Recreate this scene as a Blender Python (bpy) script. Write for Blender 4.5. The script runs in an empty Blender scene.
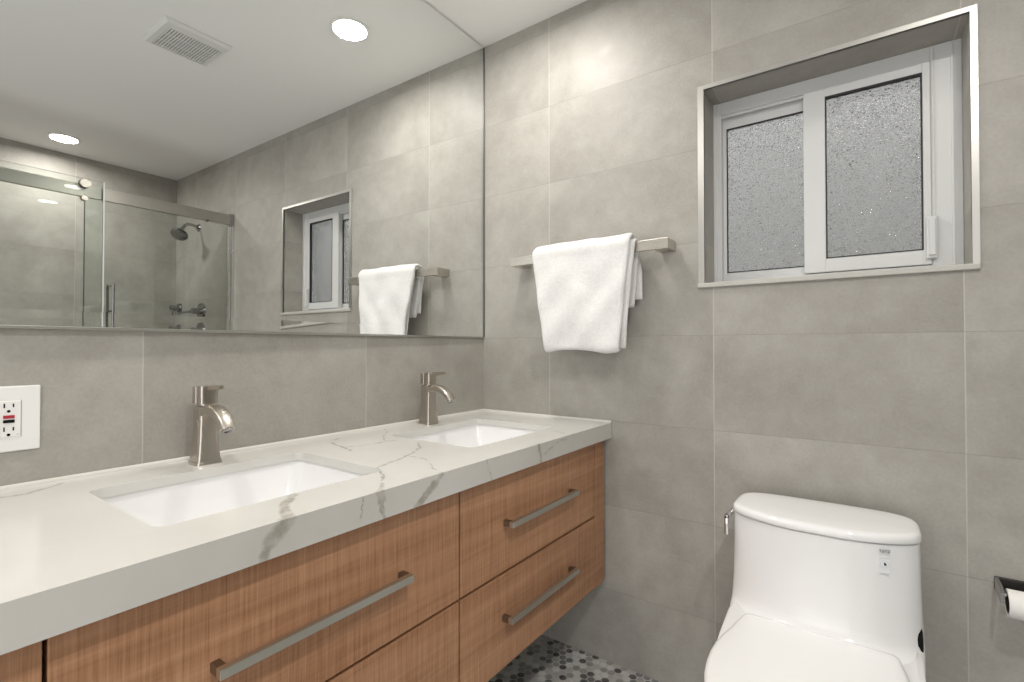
import bpy, bmesh, math, random
from mathutils import Vector, Matrix
from mathutils import noise as mnoise
random.seed(4)
C = bpy.context.scene.collection
SC = bpy.context.scene

# ---------------------------------------------------------------- camera, world, exposure
def make_camera():
    yaw, pitch, roll, F = .6256, .0122, -.0009, 495.461
    f = Vector((-math.sin(yaw)*math.cos(pitch), math.cos(yaw)*math.cos(pitch), math.sin(pitch)))
    r = Vector((math.cos(yaw), math.sin(yaw), 0)); u = r.cross(f)
    r2 = math.cos(roll)*r + math.sin(roll)*u; u2 = -math.sin(roll)*r + math.cos(roll)*u
    cd = bpy.data.cameras.new('camera'); co = bpy.data.objects.new('camera', cd); C.objects.link(co)
    M = Matrix((( r2.x, u2.x, -f.x, 1.3463), (r2.y, u2.y, -f.y, -1.6543), (r2.z, u2.z, -f.z, 1.1723), (0,0,0,1)))
    co.matrix_world = M
    cd.sensor_fit = 'HORIZONTAL'; cd.sensor_width = 36; cd.lens = F/1024*36
    cd.clip_start = .01
    SC.camera = co
make_camera()
SC.view_settings.view_transform = 'Standard'
SC.view_settings.look = 'None'
SC.view_settings.gamma = 1
SC.view_settings.use_curve_mapping = False
SC.view_settings.exposure = 0.20
SC.cycles.max_bounces = 14
SC.cycles.diffuse_bounces = 6
SC.cycles.glossy_bounces = 8
SC.cycles.transmission_bounces = 10
SC.cycles.transparent_max_bounces = 16
SC.cycles.caustics_reflective = True
SC.cycles.caustics_refractive = True
SC.cycles.blur_glossy = 0.3
SC.cycles.sample_clamp_indirect = 6

W = bpy.data.worlds.new('World'); SC.world = W; W.use_nodes = True
bg = W.node_tree.nodes['Background']
bg.inputs[0].default_value = (1.0, .985, .975, 1); bg.inputs[1].default_value = 2.0

H = 2.468            # ceiling height
ZF = .045            # finished floor
K = .901             # countertop
J = 1.212            # mirror bottom
LAMP = 6.8          # watts per recessed lamp
LAMP_COL = (1.0, .95, .89)

# ---------------------------------------------------------------- node helpers
class NT:
    def __init__(s, name):
        s.m = bpy.data.materials.new(name); s.m.use_nodes = True
        s.t = s.m.node_tree; s.n = s.t.nodes; s.l = s.t.links
        s.b = s.n['Principled BSDF']; s.out = s.n['Material Output']
    def node(s, typ, **kw):
        n = s.n.new(typ)
        for k, v in kw.items(): setattr(n, k, v)
        return n
    def link(s, a, b): s.l.new(a, b)
    def put(s, sock, v):
        if hasattr(v, 'is_output') or isinstance(v, bpy.types.NodeSocket): s.l.new(v, sock)
        else: sock.default_value = v
    def math(s, op, a, b=0.0, c=0.0, clamp=False):
        n = s.node('ShaderNodeMath', operation=op, use_clamp=clamp)
        s.put(n.inputs[0], a); s.put(n.inputs[1], b)
        if len(n.inputs) > 2: s.put(n.inputs[2], c)
        return n.outputs[0]
    def vmath(s, op, a, b=(0,0,0), scale=None):
        n = s.node('ShaderNodeVectorMath', operation=op)
        s.put(n.inputs[0], a); s.put(n.inputs[1], b)
        if scale is not None: s.put(n.inputs['Scale'], scale)
        return n.outputs['Value'] if op in ('LENGTH', 'DOT_PRODUCT', 'DISTANCE') else n.outputs[0]
    def pos(s):
        return s.node('ShaderNodeNewGeometry').outputs['Position']
    def noise(s, vec, scale, detail=3, rough=.55, out=0, dist=0):
        n = s.node('ShaderNodeTexNoise'); s.put(n.inputs['Vector'], vec)
        n.inputs['Scale'].default_value = scale; n.inputs['Detail'].default_value = detail
        n.inputs['Roughness'].default_value = rough; n.inputs['Distortion'].default_value = dist
        return n.outputs[out]
    def ramp(s, fac, stops, interp='LINEAR'):
        n = s.node('ShaderNodeValToRGB'); s.put(n.inputs[0], fac)
        e = n.color_ramp.elements; n.color_ramp.interpolation = interp
        while len(e) < len(stops): e.new(.5)
        for k, (p, c) in enumerate(stops):
            e[k].position = p; e[k].color = (c[0], c[1], c[2], 1)
        return n.outputs[0]
    def mix(s, fac, a, b, blend='MIX'):
        n = s.node('ShaderNodeMix', data_type='RGBA', blend_type=blend)
        s.put(n.inputs[0], fac)
        for sock, v in ((n.inputs[6], a), (n.inputs[7], b)):
            if isinstance(v, (tuple, list)): sock.default_value = (v[0], v[1], v[2], 1)
            else: s.l.new(v, sock)
        return n.outputs[2]
    def maprange(s, v, a, b, c=0., d=1., interp='SMOOTHSTEP'):
        n = s.node('ShaderNodeMapRange', interpolation_type=interp)
        s.put(n.inputs[0], v)
        for k, x in zip((1,2,3,4), (a,b,c,d)): n.inputs[k].default_value = x
        return n.outputs[0]
    def bump(s, h, strength=.3, dist=.01):
        n = s.node('ShaderNodeBump'); n.inputs['Strength'].default_value = strength
        n.inputs['Distance'].default_value = dist; s.l.new(h, n.inputs['Height'])
        s.l.new(n.outputs[0], s.b.inputs['Normal']); return n.outputs[0]
    def base(s, v): s.put(s.b.inputs['Base Color'], (v[0], v[1], v[2], 1) if isinstance(v, tuple) else v)
    def set(s, **kw):
        for k, v in kw.items(): s.put(s.b.inputs[k.replace('_', ' ')], v)
        return s

def simple(name, col, rough=.5, metal=0., **kw):
    m = NT(name); m.base(col); m.set(Roughness=rough, Metallic=metal, **kw); return m.m

def tile_material(name, axis, off, pitch, zoff, zp, pitch2=None):
    """large cement-look porcelain tiles, stacked, fine grout joints"""
    m = NT(name); P = m.pos()
    sep = m.node('ShaderNodeSeparateXYZ'); m.link(P, sep.inputs[0])
    a = sep.outputs[axis]; z = sep.outputs[2]
    rel = m.math('SUBTRACT', a, off)
    stretch = m.math('MULTIPLY', m.math('GREATER_THAN', rel, 0.), pitch/(pitch2 or pitch) - 1)
    rel = m.math('MULTIPLY', rel, m.math('ADD', stretch, 1.))
    ua = m.math('DIVIDE', m.math('ADD', rel, 20*pitch), pitch)
    uz = m.math('DIVIDE', m.math('SUBTRACT', z, zoff - 20*zp), zp)
    fa = m.math('FRACT', ua); fz = m.math('FRACT', uz)
    da = m.math('MULTIPLY', m.math('SUBTRACT', .5, m.math('ABSOLUTE', m.math('SUBTRACT', fa, .5))), pitch)
    dz = m.math('MULTIPLY', m.math('SUBTRACT', .5, m.math('ABSOLUTE', m.math('SUBTRACT', fz, .5))), zp)
    ga = m.maprange(da, .0008, .0022, 1., 0.); gz = m.maprange(dz, .0006, .0016, 1., 0.)
    comb = m.node('ShaderNodeCombineXYZ')
    m.link(m.math('FLOOR', ua), comb.inputs[0]); m.link(m.math('FLOOR', uz), comb.inputs[1])
    wn = m.node('ShaderNodeTexWhiteNoise', noise_dimensions='2D'); m.link(comb.outputs[0], wn.inputs['Vector'])
    shift = m.vmath('ADD', P, m.vmath('SCALE', wn.outputs['Color'], scale=7.))
    big = m.noise(shift, 3.2, 5, .62, dist=.4)
    mid = m.noise(shift, 16, 4, .6)
    fine = m.noise(P, 120, 3, .6)
    v = m.math('ADD', m.math('MULTIPLY', big, .55), m.math('ADD', m.math('MULTIPLY', mid, .25), m.math('MULTIPLY', fine, .20)))
    col = m.ramp(v, [(.31, (.271, .258, .231)), (.5, (.356, .343, .313)), (.69, (.445, .431, .397))])
    tint = m.math('ADD', .965, m.math('MULTIPLY', wn.outputs['Value'], .07))
    col = m.mix(1., col, m.vmath('SCALE', (1,1,1), scale=tint), 'MULTIPLY')
    col = m.mix(m.math('MULTIPLY', ga, .75), col, (.50, .49, .455))
    col = m.mix(m.math('MULTIPLY', gz, .55), col, (.25, .24, .215))
    m.base(col)
    m.set(Roughness=m.maprange(mid, .3, .7, .42, .56, 'LINEAR'), Specular_IOR_Level=.4)
    hgt = m.math('SUBTRACT', m.math('MULTIPLY', fine, .12), m.math('MAXIMUM', ga, gz))
    m.bump(hgt, .25, .0015)
    return m.m

M_back = tile_material('cement_tile_window_wall', 0, .943, .611, J - .003, .3025, .594)
M_left = tile_material('cement_tile_mirror_wall', 1, -.612, .618, .904, .305)
M_paint = simple('ceiling_paint', (.86, .86, .855), .65)

def floor_material():
    m = NT('hexagon_mosaic'); P = m.pos(); s = .0275
    sc = m.vmath('SCALE', m.vmath('ADD', P, (10.003, 20.011, 0)), scale=1/s)
    p = m.vmath('MULTIPLY', sc, (1,1,0))
    S = (1, 1.7320508, 1); Hh = (.5, .8660254, 0)
    a = m.vmath('SUBTRACT', m.vmath('MODULO', p, S), Hh)
    b = m.vmath('SUBTRACT', m.vmath('MODULO', m.vmath('ADD', p, Hh), S), Hh)
    a = m.vmath('MULTIPLY', a, (1,1,0)); b = m.vmath('MULTIPLY', b, (1,1,0))
    sel = m.math('LESS_THAN', m.vmath('DOT_PRODUCT', a, a), m.vmath('DOT_PRODUCT', b, b))
    mx = m.node('ShaderNodeMix', data_type='VECTOR'); m.put(mx.inputs[0], sel); m.link(b, mx.inputs[4]); m.link(a, mx.inputs[5])
    gv = mx.outputs[1]
    ida = m.vmath('SUBTRACT', p, gv)
    ab = m.vmath('ABSOLUTE', gv)
    d = m.math('MAXIMUM', m.vmath('DOT_PRODUCT', ab, (.5, .8660254, 0)), m.vmath('DOT_PRODUCT', ab, (1, 0, 0)))
    d2 = m.vmath('LENGTH', gv)
    d = m.math('ADD', m.math('MULTIPLY', d, .55), m.math('MULTIPLY', d2, .45))
    rid = m.vmath('SNAP', m.vmath('ADD', ida, (.05, .05, 0)), (.25, .2165, 1))
    wn = m.node('ShaderNodeTexWhiteNoise', noise_dimensions='3D'); m.link(rid, wn.inputs['Vector'])
    col = m.ramp(wn.outputs['Value'], [(0, (.05,.05,.052)), (.12, (.15,.15,.15)), (.28, (.35,.345,.335)), (.5, (.56,.555,.54)), (.75, (.76,.755,.735))], 'CONSTANT')
    v = m.noise(P, 60, 3)
    col = m.mix(.25, col, m.ramp(v, [(.3,(.1,.1,.1)),(.7,(.5,.5,.49))]))
    g = m.maprange(d, .43, .47)
    m.base(m.mix(g, col, (.54,.535,.51)))
    m.set(Roughness=.4); m.bump(m.math('SUBTRACT', 1., g), .3, .002)
    return m.m

def wood_material(name, xy):
    """quarter-cut veneer: horizontal grain with fine upright cross striations"""
    m = NT(name); P = m.pos()
    long_ = m.vmath('MULTIPLY', P, (6, 1.3, 26))
    g1 = m.noise(long_, 1.0, 6, .6, dist=.35)
    g2 = m.noise(m.vmath('MULTIPLY', P, (8, 3, 190)), 1., 3, .6)
    st = m.noise(m.vmath('MULTIPLY', P, (165, 165, 5)), 1., 4, .65)
    st2 = m.noise(m.vmath('MULTIPLY', P, (430, 430, 9)), 1., 2, .5)
    v = m.math('ADD', m.math('MULTIPLY', g1, .38), m.math('MULTIPLY', g2, .10))
    v = m.math('ADD', v, m.math('ADD', m.math('MULTIPLY', st, .32), m.math('MULTIPLY', st2, .20)))
    col = m.ramp(v, [(.33, (.225,.100,.046)), (.44, (.368,.188,.099)), (.54, (.475,.258,.146)), (.66, (.60,.355,.215))])
    m.base(col); m.set(Roughness=.42, Specular_IOR_Level=.35)
    m.bump(m.math('ADD', st2, g2), .06, .001)
    return m.m

VEINS = [  # polylines in world space on the slab, each with a half width
 (.0038, [(.30,-.665,K), (.364,-.717,K), (.409,-.807,K), (.444,-.922,K), (.516,-.967,K), (.585,-1.038,K)]),
 (.0100, [(.592,-1.042,.905), (.592,-1.036,.885)]), (.0050, [(.592,-1.036,.885), (.592,-1.031,.850)]),
 (.0035, [(.06,-.76,K), (.108,-.815,K), (.205,-.835,K), (.245,-.85,K)]), (.0030, [(.19,-.83,K), (.216,-.737,K), (.225,-.68,K)]),
 (.0022, [(.40,-.80,K), (.47,-.80,K), (.56,-.86,K), (.592,-.873,.896)]),
 (.0085, [(.592,-.873,.896), (.592,-.90,.882)]), (.0115, [(.592,-.90,.882), (.592,-.943,.845)]),
 (.0070, [(.592,-.483,.897), (.592,-.474,.845)]), (.0026, [(.592,-.466,.868), (.592,-.40,.884), (.592,-.329,.893)]),
 (.0020, [(.592,-.329,.893), (.56,-.29,K), (.50,-.27,K)]),
 (.0095, [(.484,-1.150,K), (.53,-1.19,K), (.592,-1.225,K)]), (.0125, [(.592,-1.225,.900), (.592,-1.25,.874)]), (.0085, [(.592,-1.25,.874), (.592,-1.262,.845)]),
 (.0018, [(.592,-1.081,.895), (.592,-1.084,.85)]),
 (.0040, [(.065,-1.50,K), (.077,-1.44,K), (.058,-1.40,K), (.03,-1.37,K)]),
 (.0022, [(.03,-.56,K), (.09,-.60,K), (.14,-.66,K), (.20,-.70,K)]),
 (.0022, [(.02,-.20,K), (.08,-.15,K), (.10,-.05,K)]),
 (.0018, [(.592,-.72,.90), (.592,-.70,.85)]),
]
def front_skew(x, y): return x + (.006*min(1, -y/1.6) if x > .55 else 0)
def quartz_material():
    m = NT('veined_quartz'); P = m.pos()
    wob = m.vmath('SUBTRACT', m.noise(P, 22, 4, .65, out=1), (.5,.5,.5))
    p = m.vmath('ADD', P, m.vmath('SCALE', wob, scale=.030))
    tot = None
    for w, pts in VEINS:
        pts = [(front_skew(x, y), y, z) for x, y, z in pts]
        best = None
        for A, B in zip(pts[:-1], pts[1:]):
            ba = Vector(B) - Vector(A); l2 = ba.dot(ba)
            pa = m.vmath('SUBTRACT', p, A)
            h = m.math('MULTIPLY', m.vmath('DOT_PRODUCT', pa, tuple(ba)), 1/l2, clamp=True)
            d = m.vmath('LENGTH', m.vmath('SUBTRACT', pa, m.vmath('SCALE', tuple(ba), scale=h)))
            best = d if best is None else m.math('MINIMUM', best, d)
        f = m.maprange(best, w*.55, w*1.25, 1., 0.)
        halo = m.maprange(best, 0, w*5, .10, 0.)
        f = m.math('MAXIMUM', f, halo)
        tot = f if tot is None else m.math('MAXIMUM', tot, f)
    var = m.noise(P, 45, 3); big = m.noise(P, 2.5, 4)
    fac = m.math('MULTIPLY', tot, m.maprange(var, .3, .7, .35, .92))
    basec = m.ramp(big, [(.35, (.60,.594,.562)), (.65, (.665,.66,.632))])
    col = m.mix(fac, basec, (.34,.32,.275))
    m.base(col); m.set(Roughness=.16, Specular_IOR_Level=.5)
    return m.m

def towel_material():
    m = NT('white_terry'); P = m.pos()
    n1 = m.noise(P, 420, 2, .7); n2 = m.noise(P, 90, 3, .6)
    h = m.math('ADD', n1, m.math('MULTIPLY', n2, .6))
    m.base(m.ramp(h, [(.5, (.70,.70,.695)), (1.1, (.83,.83,.825))]))
    m.set(Roughness=.95, Sheen_Weight=.25, Specular_IOR_Level=.15); m.bump(h, .55, .004)
    return m.m

def brushed(name, col, rough):
    m = NT(name); P = m.pos()
    n = m.noise(m.vmath('MULTIPLY', P, (30, 30, 900)), 1., 2)
    m.base(col); m.set(Metallic=1., Roughness=m.maprange(n, .2, .8, rough*.8, rough*1.25, 'LINEAR'))
    return m.m

def clear_glass():
    m = NT('shower_glass'); t = m.t
    tr = m.node('ShaderNodeBsdfTransparent'); tr.inputs[0].default_value = (.955,.972,.962,1)
    gl = m.node('ShaderNodeBsdfGlossy'); gl.inputs['Roughness'].default_value = .0
    fr = m.node('ShaderNodeFresnel'); fr.inputs[0].default_value = 1.5
    mx = m.node('ShaderNodeMixShader'); m.link(fr.outputs[0], mx.inputs[0]); m.link(tr.outputs[0], mx.inputs[1]); m.link(gl.outputs[0], mx.inputs[2])
    m.link(mx.outputs[0], m.out.inputs[0]); m.n.remove(m.b); return m.m

def pebbled_glass():
    m = NT('pebbled_glass'); P = m.pos()
    v = m.node('ShaderNodeTexVoronoi', feature='SMOOTH_F1'); v.inputs['Scale'].default_value = 240; m.link(P, v.inputs['Vector'])
    n = m.noise(P, 330, 2)
    m.base((.87,.87,.86)); m.set(Roughness=.10, IOR=1.45, Transmission_Weight=1.)
    m.bump(m.math('ADD', v.outputs['Distance'], m.math('MULTIPLY', n, .35)), .9, .0045)
    return m.m

def emitter(name, col, strength):
    m = NT(name); m.base(col); m.put(m.b.inputs['Emission Color'], (*col, 1)); m.set(Emission_Strength=strength); return m.m

M_floor = floor_material()
M_wood = wood_material('walnut_veneer', 1)
M_quartz = quartz_material()
M_towel = towel_material()
M_nickel = simple('brushed_nickel', (.55, .51, .455), .28, 1.)
M_bar = brushed('satin_nickel_bar', (.58, .555, .50), .30)
M_pull = simple('nickel_pull', (.60, .60, .55), .36, 1.)
M_pullpost = brushed('dark_nickel_post', (.26, .22, .18), .38)
M_chrome = simple('chrome', (.80, .80, .80), .09, 1.)
M_rail = simple('rail_nickel', (.44, .425, .39), .3, 1.)
M_holder = simple('plate_dark_reflection', (.045, .042, .04), .25, .6)  # dark reflection put into the back plate's base colour
M_dark_chrome = simple('dark_chrome', (.36, .36, .36), .16, 1.)
M_trim = simple('aluminium_edge_trim', (.50, .495, .47), .36, 1.)
M_ceramic = simple('white_ceramic', (.82, .825, .83), .07, 0., Specular_IOR_Level=.55)
M_seat = simple('white_plastic_lid', (.83, .83, .83), .16)
M_vinyl = simple('white_vinyl', (.62, .63, .63), .38)
M_white = simple('white_plastic', (.80, .80, .79), .32)
M_black = simple('black_plastic', (.006, .006, .006), .6, Specular_IOR_Level=.08)
M_gasket = simple('black_gasket', (.02, .02, .022), .6)
M_red = simple('red_button', (.42, .03, .05), .4)
M_mirror = simple('silvered_mirror', (.90, .915, .905), .0, 1.)
M_mirror_back = simple('mirror_edge', (.10, .105, .10), .4)
M_glass = clear_glass()
M_pebble = pebbled_glass()
M_shadow_gap = simple('cabinet_gap_shade', (.05, .035, .025), .7)  # dark carcass colour stands in for shade in the drawer gaps
M_paper = simple('white_tissue', (.82, .81, .79), .95)
M_card = simple('shaded_cardboard_tube', (.05, .042, .035), .9)  # near-black colour carries the shade inside the roll
M_badge = simple('pale_blue_sticker', (.80, .815, .83), .12)
M_ink = simple('grey_print', (.33, .34, .35), .5)
M_dark_ink = simple('dark_print', (.03, .05, .08), .5)
M_vent_dark = simple('vent_cavity', (.10, .10, .10), .8)
M_vent = simple('vent_white', (.74, .74, .74), .45)
M_lens = emitter('lamp_lens', LAMP_COL, 6.)
M_fence = simple('grey_render', (.40, .41, .41), .9)
M_ground = simple('concrete_ground', (.35, .35, .34), .9)

# ---------------------------------------------------------------- mesh helpers (world coordinates)
def bm_new(): return bmesh.new()

def box(bm, x0, x1, y0, y1, z0, z1, bev=0., seg=2):
    vs = [bm.verts.new((x, y, z)) for x in (x0, x1) for y in (y0, y1) for z in (z0, z1)]
    q = [(0,1,3,2), (4,6,7,5), (0,4,5,1), (2,3,7,6), (0,2,6,4), (1,5,7,3)]
    fs = [bm.faces.new([vs[i] for i in f]) for f in q]
    if bev > 0:
        es = list({e for f in fs for e in f.edges})
        bmesh.ops.bevel(bm, geom=es, offset=bev, segments=seg, affect='EDGES', profile=.5)
    return bm

def loft(bm, rings, cap0=True, cap1=True, closed=True):
    R = [[bm.verts.new(p) for p in ring] for ring in rings]
    n = len(R[0])
    for a, b in zip(R[:-1], R[1:]):
        for i in range(n if closed else n-1):
            j = (i+1) % n
            bm.faces.new((a[i], a[j], b[j], b[i]))
    if cap0: bm.faces.new(list(reversed(R[0])))
    if cap1: bm.faces.new(R[-1])
    return R

def rrect(cx, cy, hx, hy, r, z, n=6):
    """rounded rectangle ring, counter-clockwise in x/y at height z"""
    r = min(r, hx*.999, hy*.999); out = []
    for k, (sx, sy) in enumerate(((1,1), (-1,1), (-1,-1), (1,-1))):
        a0 = k*math.pi/2
        for i in range(n+1):
            a = a0 + i/n*math.pi/2
            out.append(Vector((cx + sx*(hx-r) + r*math.cos(a), cy + sy*(hy-r) + r*math.sin(a), z)))
    return out

def circle(c, r, ax='z', n=28, sy=1.):
    out = []
    for i in range(n):
        a = 2*math.pi*i/n; u, v = r*math.cos(a), r*sy*math.sin(a)
        out.append(Vector(c) + (Vector((u, v, 0)) if ax == 'z' else Vector((0, u, v)) if ax == 'x' else Vector((v, 0, u))))
    return out

def cyl(bm, c, r, h, ax='z', n=28, r2=None, bev=0.):
    """cylinder starting at c and going h along the axis, with an optional chamfer on the far end"""
    d = {'x': Vector((1,0,0)), 'y': Vector((0,1,0)), 'z': Vector((0,0,1))}[ax]
    r2 = r if r2 is None else r2; c = Vector(c)
    rings = [circle(c, r, ax, n)]
    if bev: rings += [circle(c + d*(h-bev), r2, ax, n), circle(c + d*h, r2-bev, ax, n)]
    else: rings += [circle(c + d*h, r2, ax, n)]
    loft(bm, rings); bmesh.ops.recalc_face_normals(bm, faces=bm.faces[:])

def tube(bm, pts, r, n=14, caps=True):
    pts = [Vector(p) for p in pts]; rings = []; up = Vector((0,0,1))
    for i, p in enumerate(pts):
        d = (pts[min(i+1, len(pts)-1)] - pts[max(i-1, 0)]).normalized()
        a = up if abs(d.dot(up)) < .95 else Vector((1,0,0))
        s = d.cross(a).normalized(); t = s.cross(d)
        rr = r[i] if isinstance(r, (list, tuple)) else r
        rings.append([p + s*rr*math.cos(2*math.pi*k/n) + t*rr*math.sin(2*math.pi*k/n) for k in range(n)])
    loft(bm, rings, caps, caps)

def ring_disc(bm, c, ri, ro, h, ax='z', n=40):
    d = {'x': Vector((1,0,0)), 'y': Vector((0,1,0)), 'z': Vector((0,0,1))}[ax]; c = Vector(c)
    A = [circle(c, ri, ax, n), circle(c, ro, ax, n), circle(c + d*h, ro*.985, ax, n), circle(c + d*h, ri, ax, n)]
    R = [[bm.verts.new(p) for p in r] for r in A]
    for a, b in zip(R, R[1:] + R[:1]):
        for i in range(n): bm.faces.new((a[i], a[(i+1)%n], b[(i+1)%n], b[i]))
    bmesh.ops.recalc_face_normals(bm, faces=bm.faces[:])

def thing(name, label, cat, loc, group=None):
    o = bpy.data.objects.new(name, None); C.objects.link(o); o.location = loc
    o.empty_display_size = .05
    tag(o, label, cat, group); return o

def tag(o, label, cat, group=None):
    o['label'] = label; o['category'] = cat
    if group: o['group'] = group
    return o

def origin(o):
    v = Vector(o.location)
    while o.parent: o = o.parent; v += Vector(o.location)
    return v

def obj(name, bm, m, parent=None, loc=None, smooth=False, label=None, sub=0, angle=35):
    """link a bmesh given in world coordinates as one mesh object whose origin is loc (or its parent's)"""
    base = Vector(loc) if loc is not None else (origin(parent) if parent else Vector((0,0,0)))
    bmesh.ops.recalc_face_normals(bm, faces=bm.faces[:])
    bmesh.ops.translate(bm, verts=bm.verts[:], vec=-base)
    me = bpy.data.meshes.new(name); bm.to_mesh(me); bm.free()
    if smooth:
        me.polygons.foreach_set('use_smooth', [True]*len(me.polygons))
        if angle: me.set_sharp_from_angle(angle=math.radians(angle))
    me.materials.append(m)
    o = bpy.data.objects.new(name, me); C.objects.link(o)
    o.location = base - (origin(parent) if parent else Vector((0,0,0)))
    if parent: o.parent = parent
    if label: o['label'] = label
    if sub:
        md = o.modifiers.new('subdivision', 'SUBSURF'); md.levels = sub; md.render_levels = sub
    return o

def struct(name, bm, m, **kw):
    o = obj(name, bm, m, **kw); o['kind'] = 'structure'; return o

def copy_tree(o, parent=None):
    c = o.copy(); C.objects.link(c)
    if parent: c.parent = parent
    for ch in [x for x in C.objects if x.parent == o]: copy_tree(ch, c)
    return c

# ---------------------------------------------------------------- room shell
RW, RY = 3.06, -2.75       # far (shower) wall, wall behind the camera
WX0, WX1, WZ0, WZ1 = .917, 1.553, 1.376, 2.003     # window opening
TH = .20
b = bm_new()
def rect_hole_wall(bm):
    for x0, x1, z0, z1 in ((-.1, WX0, 0, H+.1), (WX1, RW+.1, 0, H+.1), (WX0, WX1, 0, WZ0), (WX0, WX1, WZ1, H+.1)):
        box(bm, x0, x1, 0, TH, z0, z1)
rect_hole_wall(b); struct('wall_back', b, M_back)
b = bm_new(); box(b, -.1, 0, RY, 0, 0, H+.1); struct('wall_left', b, M_left)
b = bm_new(); box(b, RW, RW+.1, RY, 0, 0, H+.1); struct('wall_right', b, M_left)
b = bm_new(); DX0, DX1, DZ = .62, 1.92, 2.10         # added opening behind the viewer, lets world light fill the room
box(b, -.1, DX0, RY-.1, RY, 0, H+.1); box(b, DX1, RW+.1, RY-.1, RY, 0, H+.1); box(b, DX0, DX1, RY-.1, RY, DZ, H+.1); struct('wall_front', b, M_paint)
b = bm_new(); box(b, 0, RW, RY, 0, H, H+.1); struct('ceiling', b, M_paint)
b = bm_new(); box(b, 0, RW, RY, 0, -.06, ZF); struct('floor', b, M_floor)
# pale joint strip along the foot of the window wall
# window edge profile: aluminium trim around the opening, with a slightly wider one as sill edge
b = bm_new()
tw = .019
box(b, WX0-tw, WX0, -.004, .006, WZ0, WZ1+tw-.006); box(b, WX1, WX1+tw-.005, -.004, .006, WZ0, WZ1+tw-.006)
box(b, WX0, WX1, -.004, .006, WZ1, WZ1+tw-.006)
struct('trim_1', b, M_trim)
b = bm_new(); box(b, WX0-.020, WX1+.014, -.010, .120, WZ0-.014, WZ0+.001, .002)
struct('trim_2', b, simple('pale_sill', (.47, .46, .43), .35))

# ---------------------------------------------------------------- window
win = bpy.data.objects.new('window_1', None); C.objects.link(win); win.location = ((WX0+WX1)/2, .125, WZ0); win['kind'] = 'structure'
def frame_ring(bm, x0, x1, z0, z1, y0, y1, l, r, bt, tp, bev=.002):
    box(bm, x0, x0+l, y0, y1, z0, z1, bev); box(bm, x1-r, x1, y0, y1, z0, z1, bev)
    box(bm, x0+l-.001, x1-r+.001, y0, y1-.0005, z0, z0+bt, bev); box(bm, x0+l-.001, x1-r+.001, y0, y1-.0005, z1-tp, z1, bev)
YW = .125
b = bm_new()
frame_ring(b, WX0, WX1, WZ0+.001, WZ1, YW, YW+.075, .024, .066, .020, .042)
box(b, WX0+.024, WX1-.066, YW+.008, YW+.014, WZ1-.050, WZ1-.040)        # head stop
box(b, 1.529, 1.535, YW-.003, YW+.002, WZ0+.002, WZ1-.002, .001)         # raised rib along the wide jamb
box(b, 1.4905, 1.4945, YW-.003, YW+.002, WZ0+.002, WZ1-.002, .001)
box(b, WX0, WX0+.010, YW-.006, YW+.002, WZ0+.002, WZ1-.002, .001)
obj('window_frame', b, M_vinyl, win)
GZ0, GZ1 = 1.425, 1.920
b = bm_new(); frame_ring(b, .940, 1.215, 1.397, 1.961, YW+.028, YW+.050, .012, .034, GZ0-1.397, 1.961-GZ1)
ls = obj('sliding_sash', b, M_vinyl, win)
b = bm_new(); box(b, .950, 1.185, YW+.036, YW+.042, GZ0-.004, GZ1+.004); obj('pane', b, M_pebble, ls)
b = bm_new(); frame_ring(b, .952, 1.183, GZ0, GZ1, YW+.0275, YW+.034, .003, .003, .003, .004, 0); obj('gasket', b, M_gasket, ls)
b = bm_new(); frame_ring(b, 1.183, 1.487, 1.399, 1.960, YW-.004, YW+.024, .058, .018, .041, .026)
rs = obj('sliding_sash', b, M_vinyl, win)
b = bm_new(); box(b, 1.238, 1.472, YW+.012, YW+.018, 1.437, 1.938); obj('pane', b, M_pebble, rs)
b = bm_new(); frame_ring(b, 1.241, 1.469, 1.440, 1.934, YW-.0045, YW+.011, .003, .003, .003, .005, 0); obj('gasket', b, M_gasket, rs)
b = bm_new(); box(b, 1.474, 1.499, YW-.016, YW-.004, 1.414, 1.530, .003); box(b, 1.479, 1.494, YW-.022, YW-.015, 1.422, 1.522, .002)
obj('latch', b, M_vinyl, rs)

# outside, seen only as a blur through the pebbled panes
b = bm_new(); box(b, -1.5, 4.5, TH+.02, 3.2, -.3, -.1); struct('floor_outside', b, M_ground)
b = bm_new(); box(b, -1.5, .93, 1.25, 1.35, -.1, 3.8); box(b, .93, 4.5, 1.25, 1.35, -.1, 2.9); struct('wall_outside_blocker', b, M_fence)  # heights shaped to block sky and set how bright each pane looks

# ---------------------------------------------------------------- vanity
VF = .568; VY0 = -1.585
van = thing('vanity_cabinet', 'wall-hung walnut veneer vanity with wide bar-pull drawers under the white countertop', 'vanity', (.30, VY0/2, .338))
b = bm_new()
ZB, ZT = .342, .842
box(b, .012, VF-.022, VY0, -.012, ZB, ZB+.018)                           # bottom
box(b, .012, .028, VY0, -.012, ZB+.018, ZT)                              # back
box(b, .028, VF-.022, VY0, VY0+.018, ZB+.018, ZT); box(b, .028, VF-.022, -.030, -.012, ZB+.018, ZT)
box(b, .028, VF-.022, -.794, -.776, ZB+.018, ZT)
box(b, VF-.040, VF-.022, VY0+.018, -.030, .568, .598)                    # rail between drawers
obj('carcass', b, M_shadow_gap, van)
def slab(y0, y1, z0, z1, bev=.0015, x0=VF-.021):
    bb = bm_new(); box(bb, x0, VF, y0, y1, z0, z1, bev); return bb
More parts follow.
